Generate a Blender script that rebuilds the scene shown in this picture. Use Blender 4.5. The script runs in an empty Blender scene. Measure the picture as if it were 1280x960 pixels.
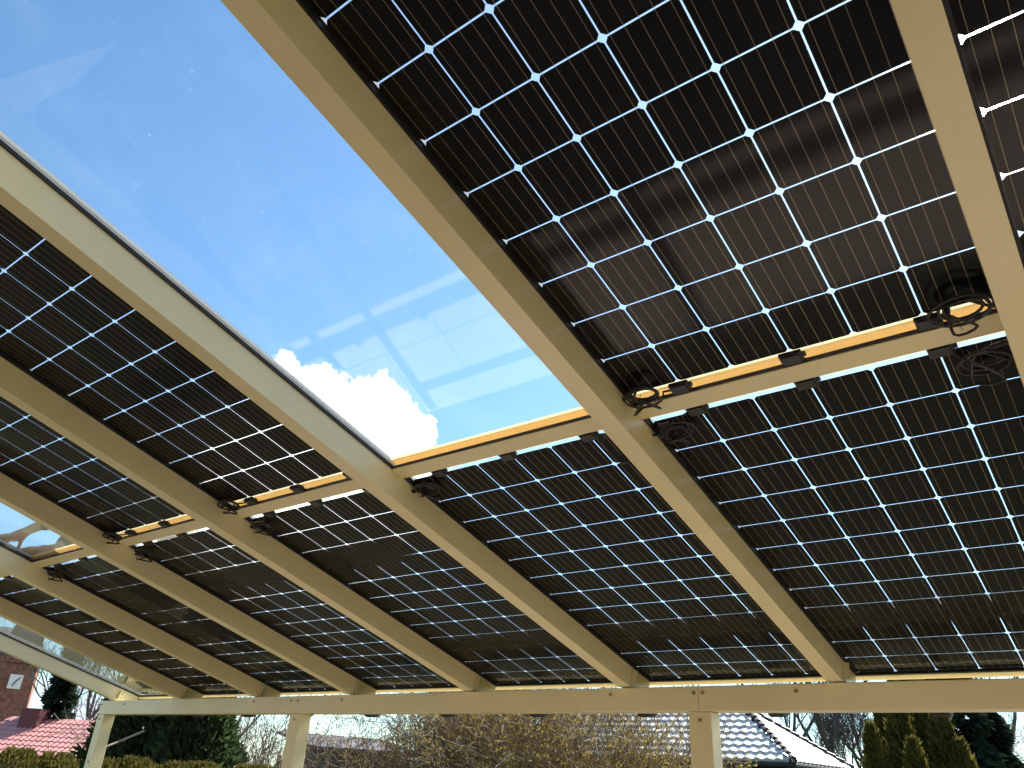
import bpy, math, random
import numpy as np
from mathutils import Matrix, Vector, Euler
C = bpy.context.scene
col = C.collection
R_ = math.radians
rng = random.Random(7)

# ------------------------------------------------------------------ camera
CAM = Vector((1.004, -1.782, 1.500))
ROT = Matrix(((0.7907, 0.2444, 0.5613), (0.6100, -0.3909, -0.6892), (0.0510, 0.8874, -0.4582)))
FPX = 957.76
cd = bpy.data.cameras.new('camera'); cam = bpy.data.objects.new('camera', cd); col.objects.link(cam)
cd.sensor_width = 36; cd.lens = FPX / 1280 * 36; cd.clip_end = 2000; cd.clip_start = 0.02
q = ROT.to_quaternion(); cam.matrix_world = Matrix.Translation(CAM) @ q.to_matrix().to_4x4()
C.camera = cam

# ------------------------------------------------------------------ sky, sun, exposure
SUN_EL, SUN_AZ = 45.0, 1.5          # azimuth from +Y towards +X
w = bpy.data.worlds.new('World'); C.world = w; w.use_nodes = True
nt = w.node_tree; nt.nodes.clear()
class NG:
    """tiny node-graph helper"""
    def __init__(s, nt): s.nt = nt
    def n(s, typ, **kw):
        nd = s.nt.nodes.new(typ)
        for k, v in kw.items():
            setattr(nd, k, v)
        return nd
    def l(s, a, b): s.nt.links.new(a, b)
    def put(s, sock, v):
        if hasattr(v, 'is_output'): s.l(v, sock)
        else: sock.default_value = v
    def m(s, op, a, b=0.0, c=0.0, clamp=False):
        nd = s.n('ShaderNodeMath', operation=op); nd.use_clamp = clamp
        s.put(nd.inputs[0], a); s.put(nd.inputs[1], b); s.put(nd.inputs[2], c)
        return nd.outputs[0]
    def vm(s, op, a, b=(0, 0, 0)):
        nd = s.n('ShaderNodeVectorMath', operation=op)
        s.put(nd.inputs[0], a); s.put(nd.inputs[1], b)
        return nd
    def sep(s, v):
        nd = s.n('ShaderNodeSeparateXYZ'); s.l(v, nd.inputs[0]); return nd.outputs
    def noise(s, vec, scale, detail=6, rough=0.55):
        nd = s.n('ShaderNodeTexNoise'); s.l(vec, nd.inputs['Vector'])
        nd.inputs['Scale'].default_value = scale; nd.inputs['Detail'].default_value = detail
        nd.inputs['Roughness'].default_value = rough
        return nd.outputs[0]
    def ss(s, x, a, b):
        nd = s.n('ShaderNodeMapRange'); nd.interpolation_type = 'SMOOTHSTEP'
        s.put(nd.inputs[0], x); nd.inputs[1].default_value = a; nd.inputs[2].default_value = b
        return nd.outputs[0]
    def mix(s, f, a, b):
        nd = s.n('ShaderNodeMix', data_type='RGBA')
        s.put(nd.inputs[0], f); s.put(nd.inputs[6], a); s.put(nd.inputs[7], b)
        return nd.outputs[2]
g = NG(nt)
sky = g.n('ShaderNodeTexSky', sky_type='NISHITA'); sky.sun_disc = False
sky.sun_elevation = R_(SUN_EL); sky.sun_rotation = R_(SUN_AZ)
sky.air_density = 1.0; sky.dust_density = 0.3; sky.ozone_density = 1.6
tc = g.n('ShaderNodeTexCoord')
D = g.vm('NORMALIZE', tc.outputs['Generated']).outputs[0]
dx, dy, dz = g.sep(D)
def ray(px, py):
    v = ROT @ Vector(((px - 640) / FPX, -(py - 480) / FPX, -1)); return v.normalized()
# one cumulus built from directional puffs, low in the west-north-west
puffs = [(352, 470, 36), (400, 498, 52), (462, 520, 58), (505, 548, 52), (390, 560, 66), (330, 600, 90), (455, 610, 100), (250, 700, 95), (520, 600, 46)]
best = None
for px, py, rp in puffs:
    cdir = ray(px, py)
    d = g.vm('DISTANCE', D, tuple(cdir)).outputs['Value']
    v = g.m('SUBTRACT', rp / FPX * 0.90, d)
    best = v if best is None else g.m('SMOOTH_MAX', best, v, 0.02)
n1 = g.noise(D, 13, 8, 0.62); n2 = g.noise(D, 45, 6, 0.6)
edge = g.m('ADD', best, g.m('MULTIPLY', g.m('SUBTRACT', n1, 0.5), 0.075))
edge = g.m('ADD', edge, g.m('MULTIPLY', g.m('SUBTRACT', n2, 0.5), 0.03))
cum = g.ss(edge, -0.002, 0.008)
# broken cloud towards the horizon
hz = g.vm('MULTIPLY', D, (1.0, 1.0, 3.2)).outputs[0]
n3 = g.noise(hz, 4.5, 9, 0.6)
low = g.ss(g.m('SUBTRACT', n3, g.m('MULTIPLY', g.m('MAXIMUM', dz, 0.0), 0.55)), 0.45, 0.58)
low = g.m('MULTIPLY', low, g.ss(dz, 0.25, 0.12))
# cloud added over the mostly unseen eastern sky, to whiten the fill light
fill_cloud = g.m('MULTIPLY', g.ss(g.noise(D, 3.1, 8, 0.6), 0.40, 0.54), g.ss(dx, 0.22, 0.55))
low = g.m('MAXIMUM', low, g.m('MULTIPLY', fill_cloud, 0.95))
# thin high haze veil
n4 = g.noise(D, 2.2, 5, 0.6)
veil = g.m('MULTIPLY', g.ss(n4, 0.45, 0.8), 0.05)
mask = g.m('MAXIMUM', g.m('MAXIMUM', cum, g.m('MULTIPLY', low, 0.9)), veil)
shade = g.ss(n1, 0.25, 0.75)
cc = g.mix(shade, (3.0, 3.5, 4.4, 1), (6.0, 6.2, 6.6, 1))
cc = g.mix(cum, cc, (13.0, 12.9, 12.7, 1))
skyt = g.vm('MULTIPLY', sky.outputs[0], (0.82, 1.06, 1.14)).outputs[0]
skyc = g.mix(mask, skyt, cc)
bg = g.n('ShaderNodeBackground'); bg.inputs['Strength'].default_value = 0.079
out = g.n('ShaderNodeOutputWorld')
g.l(skyc, bg.inputs['Color']); g.l(bg.outputs[0], out.inputs['Surface'])

sl = bpy.data.lights.new('sun', 'SUN'); sl.energy = 5.0; sl.angle = R_(0.53); sl.color = (1.0, 0.95, 0.87)
so = bpy.data.objects.new('sun', sl); col.objects.link(so)
a, e = R_(SUN_AZ), R_(SUN_EL)
SUNV = Vector((math.sin(a) * math.cos(e), math.cos(a) * math.cos(e), math.sin(e)))
so.rotation_euler = SUNV.to_track_quat('Z', 'Y').to_euler(); so.location = SUNV * 40
C.view_settings.view_transform = 'Standard'; C.view_settings.look = 'None'
C.view_settings.gamma = 1.0; C.view_settings.use_curve_mapping = False
C.view_settings.exposure = 1.64
C.render.engine = 'CYCLES'
C.cycles.use_denoising = True
C.cycles.max_bounces = 10; C.cycles.diffuse_bounces = 5; C.cycles.glossy_bounces = 4
C.cycles.transparent_max_bounces = 24; C.cycles.transmission_bounces = 6
C.cycles.sample_clamp_indirect = 6.0; C.cycles.caustics_reflective = False; C.cycles.caustics_refractive = False

# ------------------------------------------------------------------ materials
def mat(name, colr, rough=0.5, metal=0.0, var=0.0, vscale=8.0, bump=0.0, bscale=40.0, spec=0.5, col2=None, detail=5):
    m = bpy.data.materials.new(name); m.use_nodes = True
    n = NG(m.node_tree); b = m.node_tree.nodes['Principled BSDF']
    b.inputs['Roughness'].default_value = rough; b.inputs['Metallic'].default_value = metal
    b.inputs['Specular IOR Level'].default_value = spec
    c4 = (*colr, 1)
    b.inputs['Base Color'].default_value = c4
    t = n.n('ShaderNodeTexCoord')
    if var > 0 or col2:
        f = n.noise(t.outputs['Object'], vscale, detail, 0.6)
        f = n.ss(f, 0.3, 0.7)
        lo = tuple(x * (1 - var) for x in colr) if not col2 else col2
        hi = tuple(min(1, x * (1 + var)) for x in colr) if not col2 else colr
        n.l(n.mix(f, (*lo, 1), (*hi, 1)), b.inputs['Base Color'])
    if bump > 0:
        h = n.noise(t.outputs['Object'], bscale, 4, 0.6)
        bp = n.n('ShaderNodeBump'); bp.inputs['Strength'].default_value = bump; bp.inputs['Distance'].default_value = 0.01
        n.l(h, bp.inputs['Height']); n.l(bp.outputs[0], b.inputs['Normal'])
    return m
M = {}
M['tan'] = mat('tan_powder_coat', (0.76, 0.665, 0.39), 0.33, var=0.035, vscale=3.0, bump=0.02, bscale=260)
M['rubber'] = mat('black_rubber', (0.012, 0.011, 0.011), 0.6)
M['plastic'] = mat('black_plastic', (0.010, 0.010, 0.011), 0.38)
M['cable'] = mat('black_cable', (0.010, 0.010, 0.010), 0.42)
M['steel'] = mat('screw_steel', (0.30, 0.24, 0.15), 0.35, metal=0.9)
M['wood'] = mat('plank_wood', (0.16, 0.115, 0.07), 0.8, var=0.35, vscale=12)
M['ribbon'] = mat('tinned_ribbon', (0.36, 0.29, 0.175), 0.45, metal=0.35, var=0.15, vscale=5)
M['render_wall'] = mat('wall_render', (0.18, 0.15, 0.115), 0.9, var=0.08, vscale=4, bump=0.3, bscale=120)
M['frame_white'] = mat('white_frame', (0.75, 0.74, 0.72), 0.4)

def schlick(n, f0, grz=1.0):
    gm = n.n('ShaderNodeNewGeometry')
    c = n.m('ABSOLUTE', n.vm('DOT_PRODUCT', gm.outputs['Incoming'], gm.outputs['Normal']).outputs['Value'])
    p = n.m('POWER', n.m('SUBTRACT', 1.0, c, clamp=True), 5.0)
    return n.m('ADD', f0, n.m('MULTIPLY', p, grz - f0))
def glass_mat(name, tint, f0=0.042, dirt=0.0, rough=0.0, grz=1.0):
    m = bpy.data.materials.new(name); m.use_nodes = True; n = NG(m.node_tree)
    m.node_tree.nodes.clear()
    o = n.n('ShaderNodeOutputMaterial'); tr = n.n('ShaderNodeBsdfTransparent'); gl = n.n('ShaderNodeBsdfGlossy')
    tr.inputs[0].default_value = (*tint, 1); gl.inputs['Roughness'].default_value = rough
    mx = n.n('ShaderNodeMixShader'); n.l(schlick(n, f0, grz), mx.inputs[0]); n.l(tr.outputs[0], mx.inputs[1]); n.l(gl.outputs[0], mx.inputs[2])
    res = mx.outputs[0]
    if dirt > 0:                                    # faint dried drops and dust on the pane
        t = n.n('ShaderNodeTexCoord'); df = n.n('ShaderNodeBsdfTranslucent'); df.inputs[0].default_value = (0.8, 0.8, 0.8, 1)
        a1 = n.ss(n.noise(t.outputs['Object'], 3.0, 8, 0.7), 0.45, 0.75)
        a2 = n.ss(n.noise(t.outputs['Object'], 60.0, 2, 0.5), 0.72, 0.80)
        f = n.m('ADD', n.m('MULTIPLY', a1, dirt), n.m('MULTIPLY', a2, dirt * 9.0))
        mx2 = n.n('ShaderNodeMixShader'); n.l(f, mx2.inputs[0]); n.l(res, mx2.inputs[1]); n.l(df.outputs[0], mx2.inputs[2]); res = mx2.outputs[0]
    n.l(res, o.inputs['Surface'])
    return m
M['pane'] = glass_mat('clear_glass', (0.955, 0.975, 0.97), dirt=0.008)
M['module_glass'] = glass_mat('module_glass', (0.95, 0.97, 0.97), f0=0.020, rough=0.085, grz=0.30)

def cell_mat():
    m = bpy.data.materials.new('silicon_cell'); m.use_nodes = True; n = NG(m.node_tree)
    b = m.node_tree.nodes['Principled BSDF']; t = n.n('ShaderNodeTexCoord')
    b.inputs['Roughness'].default_value = 0.55; b.inputs['Specular IOR Level'].default_value = 0.08
    wn = n.n('ShaderNodeTexWhiteNoise', noise_dimensions='2D')
    s = n.vm('SCALE', t.outputs['Object']); s.inputs[3].default_value = 1 / 0.159
    fl = n.vm('FLOOR', s.outputs[0]); n.l(fl.outputs[0], wn.inputs['Vector'])
    c1 = n.mix(wn.outputs[0], (0.0022, 0.0022, 0.0028, 1), (0.0046, 0.0042, 0.0042, 1))
    n.l(c1, b.inputs['Base Color'])
    return m
M['cell'] = cell_mat()
def encap_mat():                                    # clear encapsulant between the cells: mostly clear, a little forward scatter
    m = bpy.data.materials.new('encapsulant'); m.use_nodes = True; n = NG(m.node_tree); m.node_tree.nodes.clear()
    o = n.n('ShaderNodeOutputMaterial'); tr = n.n('ShaderNodeBsdfTransparent'); tr.inputs[0].default_value = (0.96, 0.98, 1, 1)
    rf = n.n('ShaderNodeBsdfRefraction'); rf.inputs['IOR'].default_value = 1.06; rf.inputs['Roughness'].default_value = 0.60
    tl = n.n('ShaderNodeBsdfTranslucent'); tl.inputs[0].default_value = (0.9, 0.92, 0.95, 1)
    a = n.n('ShaderNodeMixShader'); a.inputs[0].default_value = 0.10; n.l(rf.outputs[0], a.inputs[1]); n.l(tl.outputs[0], a.inputs[2])
    b = n.n('ShaderNodeMixShader'); b.inputs[0].default_value = 0.40; n.l(tr.outputs[0], b.inputs[1]); n.l(a.outputs[0], b.inputs[2])
    n.l(b.outputs[0], o.inputs['Surface']); return m
M['encap'] = encap_mat()
def translucent(name, c, t=0.5, tc_=None):
    m = bpy.data.materials.new(name); m.use_nodes = True; n = NG(m.node_tree); m.node_tree.nodes.clear()
    o = n.n('ShaderNodeOutputMaterial'); d = n.n('ShaderNodeBsdfDiffuse'); d.inputs[0].default_value = (*c, 1)
    l = n.n('ShaderNodeBsdfTranslucent'); l.inputs[0].default_value = (*(tc_ or c), 1)
    x = n.n('ShaderNodeMixShader'); x.inputs[0].default_value = t
    n.l(d.outputs[0], x.inputs[1]); n.l(l.outputs[0], x.inputs[2]); n.l(x.outputs[0], o.inputs['Surface']); return m
M['cap_grey'] = translucent('rafter_cap', (0.75, 0.75, 0.75), 0.3)
M['cap'] = translucent('glazing_cap', (0.90, 0.75, 0.52), 0.82, (0.98, 0.79, 0.56))
M['cap_pale'] = translucent('glazing_cap_lip', (0.78, 0.72, 0.58), 0.55, (0.95, 0.88, 0.68))

# ------------------------------------------------------------------ mesh builder
W = {}                                              # world matrices of roots (none of them has a scale)
class MB:
    def __init__(s): s.v = []; s.f = []
    def add(s, vs, fs):
        o = len(s.v); s.v += [tuple(p) for p in vs]; s.f += [tuple(i + o for i in f) for f in fs]
    def box(s, x0, x1, y0, y1, z0, z1):
        s.add([(x0, y0, z0), (x1, y0, z0), (x1, y1, z0), (x0, y1, z0), (x0, y0, z1), (x1, y0, z1), (x1, y1, z1), (x0, y1, z1)],
              [(0, 3, 2, 1), (4, 5, 6, 7), (0, 1, 5, 4), (1, 2, 6, 5), (2, 3, 7, 6), (3, 0, 4, 7)])
    def prism(s, poly, d0, d1, axis='x'):           # poly in the other two coordinates
        n = len(poly); P = []
        for d in (d0, d1):
            for a, b in poly:
                P.append({'x': (d, a, b), 'y': (a, d, b), 'z': (a, b, d)}[axis])
        F = [tuple(range(n))[::-1], tuple(range(n, 2 * n))] + [(i, (i + 1) % n, (i + 1) % n + n, i + n) for i in range(n)]
        s.add(P, F)
    def tube(s, pts, rad, sides=6, caps=True):
        pts = [Vector(p) for p in pts]
        if not hasattr(rad, '__len__'): rad = [rad] * len(pts)
        V = []; F = []; k = sides; ref = None
        for i, p in enumerate(pts):
            t = (pts[min(i + 1, len(pts) - 1)] - pts[max(i - 1, 0)]).normalized()
            if ref is None:
                ref = t.orthogonal().normalized()
            else:
                ref = (ref - t * ref.dot(t)); ref = ref.normalized() if ref.length > 1e-6 else t.orthogonal().normalized()
            u = t.cross(ref)
            for j in range(k):
                a = 2 * math.pi * j / k
                V.append(p + (ref * math.cos(a) + u * math.sin(a)) * rad[i])
        for i in range(len(pts) - 1):
            for j in range(k):
                F.append((i * k + j, i * k + (j + 1) % k, (i + 1) * k + (j + 1) % k, (i + 1) * k + j))
        if caps:
            F.append(tuple(range(k))[::-1]); F.append(tuple((len(pts) - 1) * k + j for j in range(k)))
        s.add(V, F)
    def build(s, name, m, parent=None, X=None, smooth=False, bevel=0.0):
        me = bpy.data.meshes.new(name)
        vs = s.v
        T = None
        if X is not None: T = X
        if parent is not None and X is not None: T = W.get(parent.name, Matrix()).inverted() @ X
        if T is not None: vs = [tuple(T @ Vector(p)) for p in vs]
        me.from_pydata(vs, [], s.f); me.update()
        me.materials.append(m)
        if smooth: me.polygons.foreach_set('use_smooth', [True] * len(me.polygons))
        o = bpy.data.objects.new(name, me); col.objects.link(o)
        if parent is not None:
            o.parent = parent; W[o.name] = W.get(parent.name, Matrix())
        if bevel > 0:
            b = o.modifiers.new('bevel', 'BEVEL'); b.width = bevel; b.segments = 2; b.limit_method = 'ANGLE'
        return o
def tag(o, label=None, cat=None, group=None, kind=None):
    for k, v in (('label', label), ('category', cat), ('group', group), ('kind', kind)):
        if v: o[k] = v
    return o
def empty(name, loc=(0, 0, 0), X=None):
    o = bpy.data.objects.new(name, None); col.objects.link(o); o.empty_display_size = 0.2
    mw = X if X is not None else Matrix.Translation(loc)
    o.location = mw.to_translation(); o.rotation_euler = mw.to_euler(); W[o.name] = mw
    return o
def kids(o): return [c for c in col.objects if c.parent == o]
def copy_tree(o, parent=None):
    c = o.copy(); col.objects.link(c)
    if parent is not None: c.parent = parent
    for ch in kids(o): copy_tree(ch, c)
    return c
def at(px, py, dist):                                # world point seen at a pixel, at a horizontal distance
    v = ROT @ Vector(((px - 640) / FPX, -(py - 480) / FPX, -1))
    return CAM + v * (dist / math.hypot(v.x, v.y))

# ------------------------------------------------------------------ roof frame: x along the beam, v down the slope, n upwards
H = 2.5234; TAU = R_(15)
ROOF = Matrix.Translation((0, 0, H)) @ Matrix.Rotation(-TAU, 4, 'X')
B = 1.0171; P = 0.159; G = 0.1377
def rp(x, v, n): return ROOF @ Vector((x, v, n))

# ------------------------------------------------------------------ ground
def sheet(name, x0, x1, y0, y1, z, m, kind='structure', th=0.0):
    b = MB(); b.box(x0, x1, y0, y1, z - th, z) if th else b.add([(x0, y0, z), (x1, y0, z), (x1, y1, z), (x0, y1, z)], [(0, 1, 2, 3)])
    o = b.build(name, m); o['kind'] = kind; return o
M['grass'] = mat('spring_grass', (0.075, 0.095, 0.03), 0.9, col2=(0.10, 0.085, 0.045), vscale=0.8, bump=0.6, bscale=30)
def paver_mat():
    m = bpy.data.materials.new('concrete_slabs'); m.use_nodes = True; n = NG(m.node_tree); b = m.node_tree.nodes['Principled BSDF']
    t = n.n('ShaderNodeTexCoord'); x, y, z = n.sep(t.outputs['Object'])
    jx = n.m('LESS_THAN', n.m('ABSOLUTE', n.m('SUBTRACT', n.m('FRACT', n.m('MULTIPLY', n.m('ADD', x, 40.0), 1 / 0.6)), 0.5)), 0.007)
    jy = n.m('LESS_THAN', n.m('ABSOLUTE', n.m('SUBTRACT', n.m('FRACT', n.m('MULTIPLY', n.m('ADD', y, 40.0), 1 / 0.6)), 0.5)), 0.007)
    f = n.noise(t.outputs['Object'], 6, 6, 0.65)
    c = n.mix(f, (0.62, 0.51, 0.44, 1), (0.50, 0.40, 0.34, 1))
    n.l(n.mix(n.m('MAXIMUM', jx, jy), c, (0.10, 0.09, 0.07, 1)), b.inputs['Base Color']); b.inputs['Roughness'].default_value = 0.85
    return m
M['paver'] = paver_mat()
sheet('ground', -420, 420, -60, 760, 0.0, M['grass'])
sheet('terrace', -3.97, 4.2, -2.2, 1.10, 0.06, M['paver'], th=0.16)
M['dark_strip'] = mat('dark_strip_colour', (0.05, 0.05, 0.05), 0.7)  # dark strips added to give the dark lines mirrored in the clear pane
sheet('added_dark_strip', -3.055, -2.965, -1.2, 1.08, 0.0645, M['dark_strip'])
sheet('added_dark_strip', -2.965, -1.75, 0.83, 0.91, 0.0645, M['dark_strip'])
M['soil'] = mat('garden_soil', (0.060, 0.048, 0.034), 0.95, col2=(0.045, 0.05, 0.022), vscale=1.2, bump=0.6, bscale=25)
sheet('planting_bed', -9.0, 7.0, 1.10, 8.5, 0.006, M['soil'])
sheet('side_bed', -9.0, -3.97, -2.2, 1.10, 0.006, M['soil'])

# the house behind the photographer
hw = empty('house_wall', (-1.0, -2.45, 0)); tag(hw, 'cream rendered house wall standing behind the terrace roof', 'wall')
b = MB(); b.box(-7.4, 5.4, -2.5, -2.2, 0, 3.5); b.build('wall_face', M['render_wall'], hw, Matrix())
b = MB(); b.box(-7.5, 5.5, -2.56, -2.14, 3.5, 3.56); b.build('coping', M['frame_white'], hw, Matrix())

# ------------------------------------------------------------------ terrace roof
BX0, BX1 = -6.335, 3.08
YB = 1.758; ZB = H - 0.592; BH = 0.109; BT = 0.10
pg = empty('terrace_roof', (-1.6, YB, 0)); tag(pg, 'tan metal lean-to terrace roof frame of sloping rafters, front beam and posts', 'pergola')
RX = [-0.073 - B * k for k in range(-2, 7)]
RW = 0.065
zb_n = lambda v: (ZB + 0.006 - H + v * math.sin(TAU)) / math.cos(TAU)
rafters = []
for x in RX:
    b = MB()
    b.prism([(-2.22, -0.012), (-2.22, -0.110), (1.852, -0.110), (1.852, zb_n(1.852)), (2.044, zb_n(2.044)), (2.044, -0.012)], x, x + RW)
    r = b.build('rafter', M['tan'], pg, ROOF, bevel=0.0015); rafters.append(r)
    b = MB()                                        # angle cleat on the right-hand side of the rafter foot
    xx = x + RW
    zz = lambda v: zb_n(v) + 0.004
    b.box(xx + 0.0005, xx + 0.004, 1.862, 1.905, -0.098, -0.030); b.box(xx + 0.0005, xx + 0.030, 1.858, 1.862, -0.100, -0.030)
    br = b.build('angle_bracket', M['tan'], r, ROOF)
    b = MB()
    for v, n in ((1.874, -0.045), (1.892, -0.045), (1.874, -0.082), (1.892, -0.082)):
        b.tube([(xx + 0.004, v, n), (xx + 0.0075, v, n)], 0.0042, 8)
    b.build('screw', M['steel'], r, ROOF)
# cross rails between the rafters, and the eaves rail
for x in RX[:-1]:
    b = MB(); xl = x - B + RW + 0.0005; xr = x - 0.0005
    b.prism([(0.036, -0.0145), (0.036, -0.0180), (0.097, -0.0175), (0.097, -0.0145)], xl, xr); b.build('cross_rail', M['tan'], pg, ROOF)
b = MB(); b.prism([(2.047, -0.0002), (2.047, -0.008), (2.060, -0.0105), (2.100, -0.0105), (2.100, -0.0002)], RX[-1] - 0.01, RX[0] + RW + 0.01)
b.build('eaves_rail', M['tan'], pg, ROOF)
# rubber seals
b = MB()
for i, x in enumerate(RX):
    if i < len(RX) - 1:
        for (a0, a1) in ((-2.1, 0.0355), (0.1045, 2.046)): b.box(x, x + 0.010, a0, a1, -0.0118, -0.0004)
    if i > 0:
        for (a0, a1) in ((-2.1, 0.0355), (0.1045, 2.046)): b.box(x + RW - 0.010, x + RW + 0.0062, a0, a1, -0.0118, -0.0004)
    if i < len(RX) - 1:
        xl = x - B + RW + 0.001; xr = x - 0.001
        b.box(xl, xr, 0.0352, 0.0455, -0.0143, -0.0004); b.box(xl, xr, 0.0875, 0.0985, -0.0143, -0.0004)
        b.box(xl, xr, 2.034, 2.0465, -0.0128, -0.0004)
b.build('rubber_seal', M['rubber'], pg, ROOF)
# glazing caps over rafters and cross rails
b = MB(); b2 = MB()
for x in RX:
    b.box(x + 0.0045, x + RW + 0.0070, -2.0, 2.09, 0.0085, 0.020)
b.build('rafter_cap', M['cap_grey'], pg, ROOF)
for x in RX[:-1]:
    xl = x - B + RW + 0.004; xr = x + 0.011
    b2.box(xl, xr, 0.0165, 0.1235, 0.0085, 0.0125)
cp = b2.build('rail_cap', M['cap'], pg, ROOF)
b = MB()
for x in RX[:-1]:
    xl = x - B + RW + 0.004; xr = x + 0.011
    b.box(xl, xr, 0.006, 0.134, 0.0135, 0.0145)
b.build('cap_lip', M['cap_pale'], cp, ROOF)
# beam in two lengths, posts
for x0, x1 in ((BX0, -0.661), (-0.6595, BX1)):
    b = MB(); b.box(x0, x1, YB, YB + BT, ZB - BH, ZB); bm = b.build('front_beam', M['tan'], pg, Matrix(), bevel=0.003)
    b = MB()
    for bx in (-6.345 + 0.04, -5.912, -4.091, -3.662, -3.593, -3.1455, -1.132, -0.6825, -0.6385, -0.2045, 0.80, 1.85):
        if x0 < bx < x1: b.tube([(bx, YB + 0.001, ZB - 0.030), (bx, YB - 0.002, ZB - 0.030), (bx, YB - 0.0065, ZB - 0.030)], [0.0085, 0.0085, 0.0055], 10)
    b.build('bolt', M['steel'], bm, Matrix())
for px in (-6.275, -3.602, -0.660, 1.95):
    b = MB(); b.box(px - 0.055, px + 0.055, YB + 0.002, YB + 0.098, 0.06, ZB - BH - 0.001); ps = b.build('post', M['tan'], pg, Matrix(), bevel=0.003)
    b = MB()
    for z in (ZB - BH - 0.037, ZB - 0.48): b.tube([(px, YB + 0.003, z), (px, YB - 0.0005, z), (px, YB - 0.0045, z)], [0.008, 0.008, 0.005], 10)
    b.build('bolt', M['steel'], ps, Matrix())
# end plate strip on the outermost rafter side and wall plate at the top
b = MB(); b.box(BX0, BX1, -2.198, -2.12, H + 0.36, H + 0.50); b.build('wall_plate', M['tan'], pg, Matrix())

# gutter hanging outside the beam
gu = empty('gutter', (-1.6, YB + 0.3, ZB)); tag(gu, 'half round gutter with dark brackets hanging outside the front beam', 'gutter')
b = MB(); poly = []
yc, zc, r0 = YB + 0.335, ZB - 0.022, 0.060
for k in range(11): t = math.pi * (1 + k / 10); poly.append((yc + r0 * math.cos(t), zc + r0 * math.sin(t)))
for k in range(11): t = math.pi * (2 - k / 10); poly.append((yc + (r0 - 0.003) * math.cos(t), zc + (r0 - 0.003) * math.sin(t)))
b.prism(poly, BX0, BX1); b.build('channel', M['tan'], gu, Matrix())
gm_ = mat('gutter_bracket', (0.012, 0.012, 0.013), 0.7)
for k in range(14):
    gx = -6.05 + 0.70 * k
    b = MB(); poly = []
    for j in range(9): t = math.pi * (1 + j / 8); poly.append((yc + 0.075 * math.cos(t), zc - 0.014 + 0.070 * math.sin(t)))
    for j in range(9): t = math.pi * (2 - j / 8); poly.append((yc + 0.061 * math.cos(t), zc + 0.061 * math.sin(t)))
    b.prism(poly, gx, gx + 0.07); b.build('gutter_bracket', gm_, gu, Matrix())

# ------------------------------------------------------------------ solar panels
GW0, GW1 = -0.020, 0.969
def coil(b, cx, cv, n0, r, turns=2.6, tilt=0.25, ph=0.0, squash=0.8, cr=0.0032, seed=0):
    rr = random.Random(seed); pts = []
    N = int(turns * 18)
    for i in range(N + 1):
        a = ph + 2 * math.pi * i / 18; k = i / N
        if i % 18 == 0: nj = [rr.uniform(-.007, .007), rr.uniform(-.007, .007), rr.uniform(.82, 1.14), rr.uniform(-.5, .5)]
        if i == 0: jt = list(nj)
        jt = [u * 0.8 + w_ * 0.2 for u, w_ in zip(jt, nj)]
        rad = r * (1 + 0.24 * math.sin(6.1 * k + seed) + 0.14 * math.sin(a * 0.62 + seed))
        rad *= jt[2]; pts.append((cx + jt[0] + rad * math.cos(a), cv + jt[1] + squash * rad * math.sin(a), n0 - 0.010 - 0.012 * abs(math.sin(5 * k + seed)) - tilt * rad * (0.6 - 0.4 * math.sin(a) + jt[3] * math.cos(a))))
    b.tube(pts, cr, 6); return pts
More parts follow.
